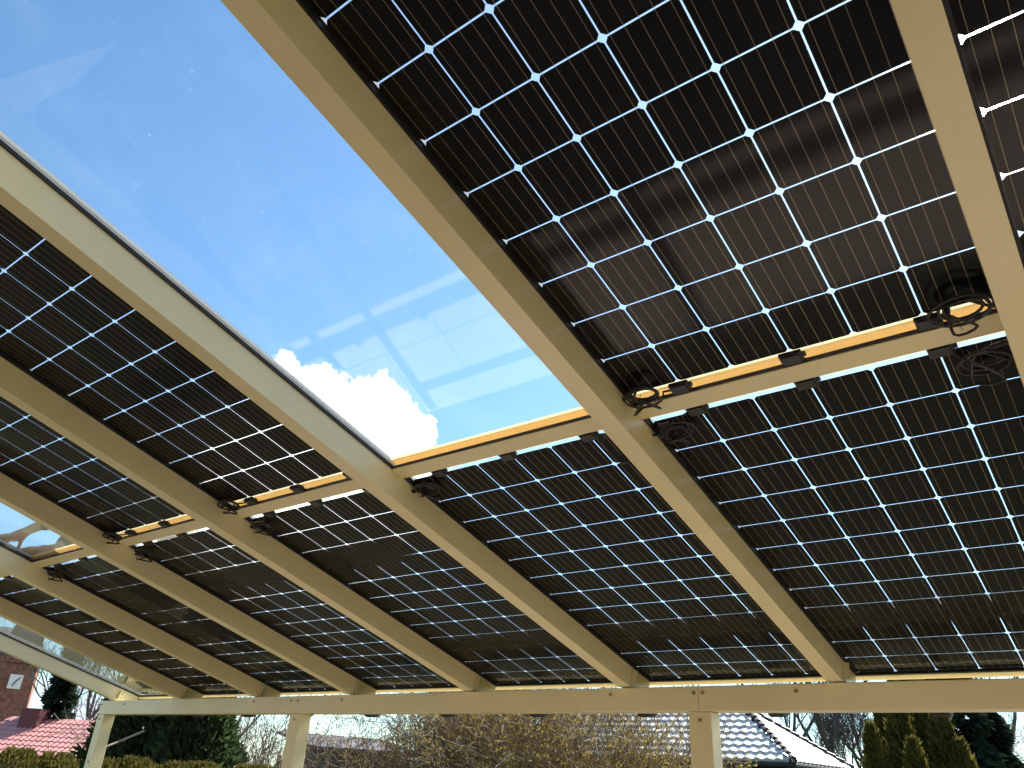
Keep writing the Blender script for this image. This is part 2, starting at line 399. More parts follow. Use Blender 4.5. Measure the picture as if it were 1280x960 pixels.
def make_panel(upper, left=True, right='coil', seed=1):
    """local frame = roof frame; origin at the bay's first cell line; junction boxes face the cross rail"""
    s = -1 if upper else 1
    v0 = 0.0 if upper else G                         # cell edge beside the cross rail
    va, vb = (v0 - 12 * P - 0.03, 0.058) if upper else (0.082, G + 12 * P + 0.044)
    root = empty('solar_panel', X=ROOF.copy())
    b = MB(); b.box(GW0, GW1, va, vb, 0.0001, 0.0068); b.build('glass', M['module_glass'], root)
    b = MB(); gp = 0.0020; ch = 0.0085
    cells = []
    for i in range(6):
        for k in range(12):
            x0, x1 = i * P + gp - (0.0005 if i == 0 else 0.0001), (i + 1) * P - gp + (0.0005 if i == 5 else 0.0001)
            y0, y1 = v0 + s * k * P, v0 + s * (k + 1) * P
            y0, y1 = min(y0, y1) + gp, max(y0, y1) - gp
            b.prism([(x0 + ch, y0), (x1 - ch, y0), (x1, y0 + ch), (x1, y1 - ch), (x1 - ch, y1), (x0 + ch, y1), (x0, y1 - ch), (x0, y0 + ch)], 0.0030, 0.0040, 'z')
    b.build('cell_layer', M['cell'], root)
    b = MB(); b.box(GW0 + 0.002, GW1 - 0.002, va + 0.002, vb - 0.002, 0.0050, 0.0052); b.build('encapsulant_film', M['encap'], root)
    b = MB(); b.box(GW0 + 0.001, 0.0016, va + 0.001, vb - 0.001, 0.0028, 0.0043); b.build('edge_border', M['rubber'], root)
    b = MB(); b.box(6 * P - 0.0016, GW1 - 0.001, va + 0.001, vb - 0.001, 0.0028, 0.0043); b.build('edge_border', M['rubber'], root)
    b = MB()
    for i in range(6):
        for f in (0.1, 0.3, 0.5, 0.7, 0.9):
            x = (i + f) * P; ys = sorted((v0 + s * 0.002, v0 + s * (12 * P - 0.002)))
            b.box(x - 0.0005, x + 0.0005, ys[0], ys[1], 0.0026, 0.0028)
    b.build('busbar_ribbons', M['ribbon'], root)
    vj = v0 - s * 0.030
    for c in (1.0, 3.0, 5.05):
        x = c * P
        b = MB(); ya, yb = sorted((v0 + s * 0.004, v0 - s * 0.036))
        b.box(x - 0.030, x + 0.028, ya, yb, -0.0125, -0.0004); b.box(x - 0.024, x + 0.022, ya + 0.004, yb - 0.004, -0.0165, -0.0125)
        b.box(x + 0.028, x + 0.036, ya + 0.010, ya + 0.024, -0.009, -0.0006)
        b.build('junction_box', M['plastic'], root, ROOF, bevel=0.0012)
    sides = ([('l', 0.36)] if left else []) + ([('r', 5.50)] if right else [])
    for sd, c in sides:
        b = MB(); x = c * P + 0.005; sg = 1 if sd == 'l' else -1; rc = 0.042 if sd == 'l' else 0.050
        if sd == 'r' and right == 'hang':            # a loose tail running down along the cell edge
            pts = [(5.05 * P + 0.02, v0 - s * 0.015, -0.008), (5.45 * P, v0 - s * 0.02, -0.018), (5.60 * P, v0 + s * 0.03, -0.030), (5.58 * P, v0 + s * 0.10, -0.024), (5.42 * P, v0 + s * 0.142, -0.014), (5.24 * P, v0 + s * 0.138, -0.012)]
            b.tube(pts, 0.0034, 6); b.tube([(q[0] + 0.010, q[1] - 0.004, q[2] - 0.004) for q in pts[1:5]], 0.0034, 6)
            b.tube([pts[4], pts[5]], 0.0075, 8)
        else:
            cv = v0 + s * (0.016 if upper else 0.030)
            p = coil(b, x, cv, -0.004, rc, turns=3.4, cr=0.0039, seed=seed + (sd == 'r') * 3, ph=0.6 if sd == 'l' else 2.4)
            b.tube([p[0], (c * P + sg * 0.05, v0 - s * 0.01, -0.012), (c * P + sg * 0.072, v0 - s * 0.016, -0.008)], 0.0034, 6)
            e = Vector(p[-1]); d = Vector((-0.055 * sg, -0.012 * s, -0.002))
            b.tube([e, e + d * 0.3, e + d * 0.32, e + d], [0.0036, 0.0040, 0.0072, 0.0072], 8)
            e2 = Vector(p[-14]); b.tube([e2, e2 + d * 0.6], 0.0065, 8)
            lp = [Vector(p[4]), Vector(p[6]) + Vector((0.012 * sg, -0.010 * s, -0.030)), Vector(p[12]) + Vector((0.020 * sg, 0.012, -0.046)), Vector(p[18]) + Vector((0.004, 0.016, -0.036)), Vector(p[24]), Vector(p[30])]
            sm = [lp[0]]
            for j in range(len(lp) - 1):                # Catmull-Rom through the loose loop
                a0, a1, a2, a3 = lp[max(j - 1, 0)], lp[j], lp[j + 1], lp[min(j + 2, len(lp) - 1)]
                for u in (0.25, 0.5, 0.75, 1.0): sm.append(0.5 * (2 * a1 + (a2 - a0) * u + (2 * a0 - 5 * a1 + 4 * a2 - a3) * u * u + (3 * a1 - a0 - 3 * a2 + a3) * u ** 3))
            b.tube(sm, 0.0036, 6)
        b.build('cable', M['cable'], root, ROOF)
        b = MB(); t2 = MB()
        tx = c * P + 0.02 * sg
        b.tube([(tx, v0 - s * 0.005, -0.016), (tx + 0.004, v0 - s * 0.010, -0.03), (tx + 0.012, v0 - s * 0.018, -0.06)], 0.0009, 4)
        if sd == 'l': t2.tube([(tx - 0.03, v0 + s * 0.01, -0.02), (tx - 0.036, v0 + s * 0.012, -0.05), (tx - 0.03, v0 + s * 0.02, -0.075)], 0.0009, 4)
        b.build('cable_tie', M['cable'], root, ROOF)
        if t2.v: t2.build('cable_tie', M['cable'], root, ROOF)
    return root
up_l = make_panel(True, True, 'coil', 1); lo_lr = make_panel(False, True, 'coil', 2)
# second kinds: only a left-hand coil, or a loose tail on the right
up_one = make_panel(True, True, None, 4); lo_one = make_panel(False, True, None, 5); lo_hang = make_panel(False, True, 'hang', 6)
GRP = 'dark bifacial solar panels laid between the tan rafters'
lay = [
 (1, 'U', up_l, 'large solar panel at the top right, above the long tan cross rail'),
 (1, 'L', lo_lr, 'solar panel under the top right one, two cable coils beside the cross rail'),
 (2, 'L', lo_hang, 'solar panel directly below the big clear glass pane, loose cable tail at right'),
 (3, 'U', up_one, 'upper solar panel immediately left of the big clear glass pane'),
 (3, 'L', lo_one, 'lower solar panel immediately left of the one below the big clear pane'),
 (4, 'U', up_one, 'upper solar panel cut off by the left edge, just right of the small clear pane'),
 (4, 'L', lo_one, 'lower solar panel half darkened by planks, right of the mostly shaded one'),
 (5, 'L', lo_one, 'lower solar panel below the small clear pane with hands, mostly shaded by planks'),
 (6, 'L', lo_one, 'leftmost solar panel, seen as a narrow dark strip beside the end bay of clear glass'),
 (0, 'U', up_l, 'solar panel at the top right corner, beyond the rightmost visible rafter'),
 (0, 'L', lo_lr, 'lower solar panel beyond the rightmost rafter, at the right edge'),
 (-1, 'U', up_l, 'upper solar panel of the added end bay, unseen past the right edge'),  # unseen end bay, added to keep open-sky light off the rafter sides
 (-1, 'L', lo_lr, 'lower solar panel of the added end bay, unseen past the right edge'),
]
used = set()
for bay, row, proto, lab in lay:
    o = proto if proto.name not in used else copy_tree(proto)
    used.add(proto.name)
    o.location = rp(-(bay - 1) * B, 0, 0); tag(o, lab, 'solar panel', GRP)
# ------------------------------------------------------------------ clear panes
def pane(bay, va, vb, lab):
    x = -(bay - 1) * B
    b = MB(); b.box(GW0, GW1, va, vb, 0.0001, 0.0066)
    o = b.build('glass_pane', M['pane']); o.location = rp(x, 0, 0); o.rotation_euler = (-TAU, 0, 0)
    tag(o, lab, 'glass pane', 'clear glass panes in the terrace roof')
pane(2, -1.94, 0.058, 'large clear glass pane showing blue sky and a white cloud')
pane(5, -1.94, 0.058, 'small visible clear glass pane at the left edge with two hands resting on it')
pane(7, 0.082, 2.09, 'clear glass pane of the outermost left bay showing bare branches and a tower')

# ------------------------------------------------------------------ planks and installer on the roof
def plank(x0, x1, v0, v1, z0, z1, lab):
    b = MB(); xm, vm = (x0 + x1) / 2, (v0 + v1) / 2
    nb = 1
    b.box(x0 - xm, x1 - xm, v0 - vm, v1 - vm, z0, z1)
    o = b.build('plank', M['wood'], bevel=0.003); o.location = rp(xm, vm, 0); o.rotation_euler = (-TAU, 0, 0)
    tag(o, lab, 'plank', 'walk planks lying across the roof above the panels')
plank(-2.10, 0.99, G + 8.50 * P, G + 9.50 * P, 0.0215, 0.047, 'long plank above the lower panels near the front beam, a dark band across them')
plank(-4.12, -1.50, G + 2.35 * P, G + 3.45 * P, 0.0215, 0.047, 'plank above the middle rows of the lower panels, under the kneeling installer')
plank(-4.10, -3.02, G + 5.50 * P, G + 6.50 * P, 0.0215, 0.047, 'short plank above the two left lower panels, behind the installer')

M['skin'] = mat('skin', (0.50, 0.28, 0.20), 0.5, var=0.12, vscale=30)
M['jacket'] = mat('dark_jacket', (0.025, 0.028, 0.035), 0.85)
M['trousers'] = mat('work_trousers', (0.04, 0.045, 0.06), 0.9)
M['boots'] = mat('boots', (0.02, 0.016, 0.012), 0.7)
M['hair'] = mat('brown_hair', (0.03, 0.02, 0.012), 0.7)
def skin_mesh(name, verts, edges, radii, root_i, m, parent, X, sub=2):
    me = bpy.data.meshes.new(name); me.from_pydata(verts, edges, []); me.update()
    o = bpy.data.objects.new(name, me); col.objects.link(o)
    o.modifiers.new('skin', 'SKIN')
    sv = me.skin_vertices[0].data
    for i, r in enumerate(radii): sv[i].radius = (r, r) if not isinstance(r, tuple) else r
    sv[root_i].use_root = True
    sd = o.modifiers.new('sub', 'SUBSURF'); sd.levels = sub; sd.render_levels = sub
    dg = bpy.context.evaluated_depsgraph_get()
    me2 = bpy.data.meshes.new_from_object(o.evaluated_get(dg))
    o.modifiers.clear(); o.data = me2; bpy.data.meshes.remove(me)
    me2.transform(W[parent.name].inverted() @ X); me2.materials.clear(); me2.materials.append(m)
    me2.polygons.foreach_set('use_smooth', [True] * len(me2.polygons))
    o.parent = parent; return o
pr = empty('person', X=Matrix.Translation(rp(-4.0, 0.6, 0.05)))
tag(pr, 'person in a dark jacket kneeling on the roof, both hands on the small clear pane', 'person')
V_ = []; E_ = []; Q_ = []
def jv(p, r, prev=None):
    V_.append(p); Q_.append(r); i = len(V_) - 1
    if prev is not None: E_.append((prev, i))
    return i
pel = jv((-4.0, 0.86, 0.42), 0.135); wa = jv((-4.0, 0.72, 0.56), 0.125, pel); chs = jv((-4.0, 0.54, 0.74), 0.145, wa); nk0 = jv((-4.0, 0.40, 0.86), 0.075, chs)
nk = jv((-4.0, 0.33, 0.91), 0.055, nk0); h1 = jv((-4.0, 0.24, 0.95), 0.078, nk); h2 = jv((-4.0, 0.17, 1.01), 0.088, h1); h3 = jv((-4.0, 0.12, 1.08), 0.06, h2)
def leg(sx):
    a = jv((-4.0 + 0.10 * sx, 0.84, 0.36), 0.095, pel); k = jv((-4.0 + 0.13 * sx, 0.57, 0.115), 0.062, a)
    c = jv((-4.0 + 0.13 * sx, 0.78, 0.110), 0.058, k); an = jv((-4.0 + 0.13 * sx, 1.02, 0.105), 0.040, c); t = jv((-4.0 + 0.13 * sx, 1.10, 0.080), 0.034, an)
leg(-1); leg(1)
def arm(sh, el, wr, palm, fingers, thumb):
    a = jv(sh, 0.062, chs); b_ = jv(el, 0.044, a); m_ = jv(tuple((Vector(el) * 0.45 + Vector(wr) * 0.55)), 0.040, b_); c = jv(wr, 0.029, m_); d = jv(palm, (0.036, 0.020), c)
    for f in fingers + [thumb]:
        pv = d
        for j, pt in enumerate(f): pv = jv(pt, (0.0115, 0.0100, 0.0082)[j], pv)
    return sh, el, wr
# the hand that leans on the glass, and the one that lies along the pane's lower edge
armA = arm((-3.83, 0.50, 0.74), (-3.78, 0.16, 0.44), (-3.985, -0.095, 0.128), (-4.03, -0.125, 0.072),
    [[(-4.055, -0.175, 0.048), (-4.085, -0.205, 0.026), (-4.105, -0.225, 0.016)],
     [(-4.070, -0.165, 0.045), (-4.105, -0.192, 0.022), (-4.130, -0.210, 0.016)],
     [(-4.082, -0.150, 0.043), (-4.120, -0.172, 0.021), (-4.145, -0.188, 0.016)],
     [(-4.088, -0.132, 0.042), (-4.122, -0.148, 0.022), (-4.142, -0.160, 0.016)]],
    [(-4.030, -0.095, 0.050), (-4.055, -0.080, 0.028), (-4.080, -0.072, 0.017)])
armB = arm((-4.17, 0.50, 0.74), (-4.20, 0.24, 0.40), (-4.000, 0.090, 0.098), (-4.02, 0.030, 0.058),
    [[(-4.045, -0.020, 0.044), (-4.075, -0.045, 0.030), (-4.095, -0.062, 0.020)],
     [(-4.058, -0.010, 0.044), (-4.092, -0.030, 0.028), (-4.116, -0.044, 0.020)],
     [(-4.068, 0.004, 0.044), (-4.104, -0.012, 0.028), (-4.130, -0.024, 0.020)],
     [(-4.070, 0.020, 0.044), (-4.102, 0.010, 0.030), (-4.122, 0.004, 0.022)]],
    [(-4.000, -0.005, 0.050), (-3.995, -0.035, 0.034), (-4.005, -0.058, 0.022)])
body = skin_mesh('body', V_, E_, Q_, 0, M['skin'], pr, ROOF)
def cloth(name, pts, rad, m, edges=None):
    ed = edges or [(i, i + 1) for i in range(len(pts) - 1)]
    return skin_mesh(name, pts, ed, rad, 0, m, pr, ROOF)
mid = lambda a, b, t: tuple(Vector(a) * (1 - t) + Vector(b) * t)
pts = [(-4.0, 0.84, 0.46), (-4.0, 0.72, 0.56), (-4.0, 0.54, 0.74), (-4.0, 0.41, 0.85)]; rad = [0.15, 0.142, 0.165, 0.085]; ed = [(0, 1), (1, 2), (2, 3)]
for (sh, el, wr) in (armA, armB):
    i = len(pts); pts += [sh, el, mid(el, wr, 0.5), mid(el, wr, 0.93)]; rad += [0.078, 0.060, 0.052, 0.041]; ed += [(2, i), (i, i + 1), (i + 1, i + 2), (i + 2, i + 3)]
skin_mesh('jacket', pts, ed, rad, 0, M['jacket'], pr, ROOF)
pts = [(-4.0, 0.87, 0.42)]; rad = [0.15]; ed = []
for sx in (-1, 1):
    i = len(pts); x = -4.0 + 0.13 * sx
    pts += [(-4.0 + 0.10 * sx, 0.84, 0.35), (x, 0.56, 0.118), (x, 0.78, 0.115), (x, 0.98, 0.112)]; rad += [0.108, 0.070, 0.068, 0.056]; ed += [(0, i), (i, i + 1), (i + 1, i + 2), (i + 2, i + 3)]
skin_mesh('trousers', pts, ed, rad, 0, M['trousers'], pr, ROOF)
for sx in (-1, 1):
    x = -4.0 + 0.13 * sx; cloth('boot', [(x, 0.95, 0.11), (x, 1.04, 0.105), (x, 1.13, 0.085)], [0.050, 0.052, 0.042], M['boots'])
cloth('hair', [(-4.0, 0.24, 1.02), (-4.0, 0.185, 1.055), (-4.0, 0.145, 1.105)], [0.070, 0.085, 0.066], M['hair'])

# ------------------------------------------------------------------ vegetation
M['bark'] = mat('dark_bark', (0.050, 0.042, 0.036), 0.9, var=0.3, vscale=3)
M['bark_pale'] = mat('grey_twigs', (0.21, 0.16, 0.11), 0.9, var=0.4, vscale=2)
M['bark_red'] = mat('brown_twigs', (0.19, 0.135, 0.085), 0.9, var=0.4, vscale=3)
def leafmat(name, c1, c2, sc=6.0):
    m = bpy.data.materials.new(name); m.use_nodes = True; n = NG(m.node_tree); m.node_tree.nodes.clear()
    o = n.n('ShaderNodeOutputMaterial'); t = n.n('ShaderNodeTexCoord')
    f = n.ss(n.noise(t.outputs['Object'], sc, 4, 0.7), 0.32, 0.68)
    c = n.mix(f, (*c1, 1), (*c2, 1))
    d = n.n('ShaderNodeBsdfDiffuse'); l = n.n('ShaderNodeBsdfTranslucent'); n.l(c, d.inputs[0]); n.l(c, l.inputs[0])
    x = n.n('ShaderNodeMixShader'); x.inputs[0].default_value = 0.35; n.l(d.outputs[0], x.inputs[1]); n.l(l.outputs[0], x.inputs[2]); n.l(x.outputs[0], o.inputs['Surface'])
    return m
M['thuja'] = leafmat('thuja_green', (0.030, 0.045, 0.014), (0.085, 0.085, 0.022), 5)
M['golden'] = leafmat('golden_thuja', (0.050, 0.055, 0.014), (0.14, 0.115, 0.028), 4)
M['spruce'] = leafmat('dark_spruce', (0.014, 0.026, 0.016), (0.035, 0.055, 0.030), 3)
M['juniper'] = leafmat('juniper_green', (0.022, 0.040, 0.018), (0.065, 0.090, 0.036), 4)
M['buds'] = leafmat('yellow_brown_leaves', (0.28, 0.19, 0.05), (0.48, 0.38, 0.09), 3)
M['buds_dk'] = leafmat('withered_leaves', (0.16, 0.10, 0.04), (0.32, 0.24, 0.08), 3)

def rvec(r): 
    while True:
        v = Vector((r.uniform(-1, 1), r.uniform(-1, 1), r.uniform(-1, 1)))
        if 0.05 < v.length < 1: return v.normalized()
def grow(b, p, d, L, r, lvl, rg, spread=0.75, up=0.12, nseg=4, minr=0.004, tips=None, kidsn=(3, 5), shrink=0.62, wob=0.16):
    pts = [p.copy()]; rad = [r]; dd = d.copy()
    for i in range(nseg):
        dd = (dd + rvec(rg) * wob + Vector((0, 0, up))).normalized()
        pts.append(pts[-1] + dd * (L / nseg)); rad.append(max(minr, r * (1 - 0.55 * (i + 1) / nseg)))
    b.tube(pts, rad, 6 if lvl >= 3 else (4 if lvl == 2 else 3), caps=False)
    if tips is not None and lvl <= 1: tips += [(q, dd) for q in pts[1:]]
    if lvl <= 0: return
    n = rg.randint(*kidsn)
    for k in range(n):
        t = rg.uniform(0.35, 1.0) if k else 1.0
        i = min(int(t * nseg), nseg - 1); fpos = pts[i].lerp(pts[i + 1], t * nseg - i if t < 1 else 1.0)
        nd = (dd + rvec(rg) * spread * (1.0 if k else 0.4)).normalized()
        grow(b, fpos, nd, L * shrink * rg.uniform(0.75, 1.15), max(minr, rad[i] * rg.uniform(0.5, 0.72)), lvl - 1, rg, spread, up, max(2, nseg - (1 if lvl < 3 else 0)), minr, tips, kidsn, shrink, wob)
def bare_tree(loc, hgt, seed, lab, mt='bark', levels=5, minr=0.008, group='bare trees beyond the garden', name='bare_tree', kidsn=(3, 5)):
    rg = random.Random(seed); loc = Vector((loc[0], loc[1], 0))
    root = empty(name, loc); tag(root, lab, 'tree', group)
    b = MB(); th = hgt * 0.26
    pts = [Vector((0, 0, -0.1))]; 
    for i in range(4): pts.append(pts[-1] + Vector((rg.uniform(-.04, .04) * hgt * .3, rg.uniform(-.04, .04) * hgt * .3, th / 4 + (0.1 if i == 0 else 0))))
    r0 = hgt * 0.0125
    b.tube(pts, [r0 * 1.25, r0, r0 * .95, r0 * .9, r0 * .85], 8); b.build('trunk', M[mt], root)
    b = MB()
    for k in range(rg.randint(4, 5)):
        st = pts[-1 if k < 3 else -2] 
        d = (Vector((0, 0, 1)) + rvec(rg) * 0.75).normalized(); d.z = abs(d.z)
        grow(b, st, d, hgt * 0.30, r0 * 0.6, levels - 1, rg, minr=minr, kidsn=kidsn, shrink=0.66)
    b.build('crown', M[mt], root); return root
def leaf_quads(b, c, d, n, s, rg, el=1.6):
    for _ in range(n):
        u = (d + rvec(rg) * 0.9).normalized(); v = u.cross(rvec(rg)).normalized()
        p = c + rvec(rg) * s * 1.2; l = s * rg.uniform(0.6, 1.3); 
        b.add([p - v * l * .3, p + u * l * el * .5 - v * l * .1, p + u * l * el, p + u * l * el * .5 + v * l * .35], [(0, 1, 2, 3)])
def thicket(loc, w_, h_, seed, lab, twig='bark_red', leaf='buds_dk', stems=26, lv=3, nl=2, ls=0.03, name='bare_shrub', group='bare shrubs and brambles behind the beam', minr=0.0035):
    rg = random.Random(seed); loc = Vector((loc[0], loc[1], 0)); root = empty(name, loc); tag(root, lab, 'shrub', group)
    b = MB(); tips = []
    for k in range(stems):
        p = Vector((rg.uniform(-.5, .5) * w_ * .8, rg.uniform(-.5, .5) * w_ * .5, -0.02))
        d = (Vector((rg.uniform(-.45, .45), rg.uniform(-.45, .45), 1))).normalized()
        grow(b, p, d, h_ * rg.uniform(0.42, 0.6), 0.013 * rg.uniform(.7, 1.4), lv, rg, spread=0.95, up=0.05, nseg=4, minr=minr, tips=tips, kidsn=(3, 5), shrink=0.62, wob=0.26)
    b.build('twigs', M[twig], root)
    if leaf:
        b = MB()
        for (q, d) in tips:
            if rg.random() < 0.8: leaf_quads(b, q, d, nl, ls, rg)
        b.build('foliage', M[leaf], root)
    return root
def conifer(loc, hgt, wid, seed, lab, mt='thuja', n=5200, s=0.055, shape='plume', name='thuja', group=None, cat='conifer', upw=0.8):
    """dense evergreen: scale-leaf sprays scattered through a lobed volume"""
    rg = random.Random(seed); loc = Vector((loc[0], loc[1], 0)); root = empty(name, loc); tag(root, lab, cat, group)
    b = MB(); b.tube([(0, 0, -0.05), (0, 0, hgt * 0.5), (0.01, 0.0, hgt * 0.93)], [wid * 0.07, wid * 0.05, 0.008], 7); b.build('trunk', M['bark'], root)
    lob = [(rg.uniform(0, 6.28), rg.uniform(.15, .95), rg.uniform(.2, .5)) for _ in range(26)]
    b = MB()
    for _ in range(n):
        t = rg.random() ** 0.8; z = t * hgt; a = rg.uniform(0, 6.283)
        if shape == 'plume': R = wid * 0.5 * (1 - t) ** 0.55 * min(1, 0.55 + t * 3)
        elif shape == 'cone': R = wid * 0.5 * (1 - t) ** 0.9 * (0.75 + 0.35 * math.sin(t * hgt * 9 + seed))
        else: R = wid * 0.5 * math.sqrt(max(0, 1 - (2 * t - 0.75) ** 2 / 1.7)) 
        k = 0
        for (la, lt, lw) in lob:
            da = (a - la + math.pi) % (2 * math.pi) - math.pi
            k = max(k, lw * math.exp(-(da * 1.3) ** 2 - ((t - lt) * 5) ** 2))
        R *= 0.72 + k
        rr = R * (1 - 0.45 * rg.random() ** 2)
        p = Vector((rr * math.cos(a), rr * math.sin(a), z))
        u = (Vector((math.cos(a), math.sin(a), 0)) * (1 - upw) + Vector((0, 0, upw)) + rvec(rg) * 0.45).normalized()
        if shape == 'cone': u = (Vector((math.cos(a), math.sin(a), -0.25)) + rvec(rg) * 0.4).normalized()
        v = u.cross(rvec(rg)).normalized(); l = s * rg.uniform(0.7, 1.5)
        b.add([p, p + u * l * 1.1 - v * l * .42, p + u * l * 2.4, p + u * l * 1.1 + v * l * .42], [(0, 1, 2, 3)])
    b.build('crown', M[mt], root); return root

# bare trees: left background
for k, (px, D_, h_, lab) in enumerate([(96, 46, 11.5, 'bare tree directly left of the left-hand post, beside the dark spruce'),
        (150, 52, 13.0, 'bare tree whose branches show through the clear end pane'), (58, 62, 13.0, 'bare tree seen between the brick tower and the spruce'),
        (560, 34, 8.0, 'bare tree standing behind the middle of the brambles'), (596, 40, 9.5, 'bare tree rising right of the flat shed, far off'),
        (1032, 36, 12.5, 'large bare tree right of the tiled roof, thick dark trunk'), (985, 44, 13.0, 'bare tree over the right slope of the tiled house roof'),
        (1078, 56, 13.0, 'faint bare tree just left of the thuja plumes'), (1262, 34, 11.0, 'pale bare tree at the right edge beyond the dark conifers'), (290, 40, 9.0, 'bare tree behind the shrub right of the dark junipers'), (1006, 40, 7.6, 'slender bare tree between the tiled roof and the large bare tree'), (1058, 42, 7.0, 'finely branched bare tree right of the large bare tree'), (1084, 38, 5.8, 'small bare tree touching the left side of the golden thujas'), (108, 40, 7.0, 'small bare tree right behind the left-hand post')]):
    bare_tree(at(px, 940, D_), h_, 100 + k, lab, minr=0.007 if D_ > 40 else 0.0055)
# bare shrubs and brambles
thicket(at(292, 950, 15), 2.6, 2.9, 5, 'grey bare lilac between the junipers and the middle post', 'bark_pale', None, stems=18, minr=0.004)
thicket(at(336, 950, 14), 1.6, 2.3, 6, 'bare shrub just left of the middle post', 'bark_pale', None, stems=16, minr=0.004)
thicket(at(422, 950, 13.0), 0.8, 1.75, 7, 'small pale bare sapling in front of the dark shed wall', 'bark_pale', None, stems=4, lv=2, minr=0.004)
for k, (px, D_, h_, w2, tw, lf, lab) in enumerate([
        (572, 14.0, 2.8, 1.2, 'bark_red', 'buds_dk', 'dark bramble thicket partly hiding the right end of the shed'),
        (596, 13.2, 3.3, 2.0, 'bark_red', 'buds_dk', 'purple-brown bramble thicket left of the centre'),
        (620, 12.4, 3.2, 2.0, 'bark_red', 'buds', 'bramble thicket with yellow shoots below the centre of the beam'),
        (682, 12.8, 3.3, 2.0, 'bark_red', 'buds_dk', 'dense brown thicket right of the yellow one'),
        (742, 11.8, 3.0, 1.9, 'bark_pale', 'buds', 'yellow-leaved thicket in front of the tiled house'),
        (800, 12.2, 2.7, 1.6, 'bark_pale', 'buds', 'sparse thicket thinning out over the grey roof tiles'),
        (838, 11.6, 1.95, 1.2, 'bark_pale', 'buds', 'low yellowish bush just left of the right-hand post')]):
    thicket(at(px, 950, D_), w2, h_, 40 + k, lab, tw, lf, stems=(34, 34, 30, 28, 20, 14, 12)[k], lv=3, nl=3, ls=0.030)
for k, (px, D_, h_, lab) in enumerate([(1266, 34, 5.2, 'far bare scrub at the right edge')]):
    thicket(at(px, 950, D_), 5.0, h_, 70 + k, lab, 'bark_pale', None, stems=9, lv=3, minr=0.006)
# evergreens
for k, (px, D_, h_, w2, lab) in enumerate([(176, 13.5, 2.75, 1.5, 'dark juniper right of the left-hand post'), (196, 13.8, 2.9, 1.9, 'dark juniper in the middle of the three'), (236, 13.0, 2.5, 1.5, 'dark juniper beside the bare lilac')]):
    conifer(at(px, 950, D_), h_, w2, 60 + k, lab, 'juniper', 7500, 0.055, 'round', 'juniper', 'dark junipers left of the middle post', upw=0.5)
conifer(at(55, 940, 38), 5.6, 1.5, 70, 'dark pointed spruce behind the red roof', 'spruce', 5000, 0.14, 'cone', 'spruce_tree')
hx = [(22, 10.2, 1.50, .75), (70, 10.4, 1.48, .8)]
for k, (px, D_, h_, w2) in enumerate(hx):
    conifer(at(px, 945, D_), h_, w2, 80 + k, ['rounded thuja bush at the lower left corner', 'rounded thuja bush just left of the left-hand post'][k], 'golden', 6500, 0.020, 'round', 'thuja_bush', 'round thuja bushes in a row', 'bush')
for k, px in enumerate((140, 168, 197, 226, 255, 284, 313, 340)):
    conifer(at(px, 955, 10.9), 1.45 + 0.04 * math.sin(k * 2.2), 0.82, 90 + k, ['bush next to the left-hand post', 'second bush from the left-hand post', 'third bush from the left-hand post', 'fourth bush, mid hedge', 'fifth bush of the hedge', 'third bush from the middle post', 'second bush from the middle post', 'bush next to the middle post'][k].replace('bush', 'low golden-green hedge bush', 1), 'golden', 6000, 0.019, 'round', 'hedge_bush', 'low golden-green hedge bushes between the two left posts', 'bush')
for k, (px, D_, h_, w2) in enumerate([(1096, 15.0, 2.55, .6), (1112, 16.2, 3.15, .8), (1134, 15.5, 3.3, .8), (1150, 16.5, 3.55, .8), (1168, 15.6, 3.3, .8), (1186, 15.2, 2.9, .8), (1146, 14.2, 2.3, .7), (1206, 15.0, 2.35, .7)]):
    conifer(at(px, 960, D_), h_, w2, 110 + k, ['leftmost low plume of the golden thujas', 'second plume from the left, right of the bare tree', 'tall olive plume left of the tallest', 'tallest golden thuja plume', 'olive thuja plume right of the tallest', 'thuja plume leaning towards the dark spruces', 'short dark plume in front of the tallest', 'rightmost short plume below the dark spruces'][k], 'golden', 5200, 0.045, 'plume', 'thuja', 'golden thuja plumes at the lower right')
for k, (px, D_, h_, w2) in enumerate([(1172, 21, 5.2, 2.2), (1214, 19.5, 4.4, 1.9), (1246, 20.5, 3.9, 1.8)]):
    conifer(at(px, 960, D_), h_, w2, 130 + k, ['tall dark spruce behind the golden thujas', 'dark spruce right of the golden thujas', 'shorter dark spruce near the right edge'][k], 'spruce', 7000, 0.085, 'cone', 'spruce_tree', 'dark spruces at the right')

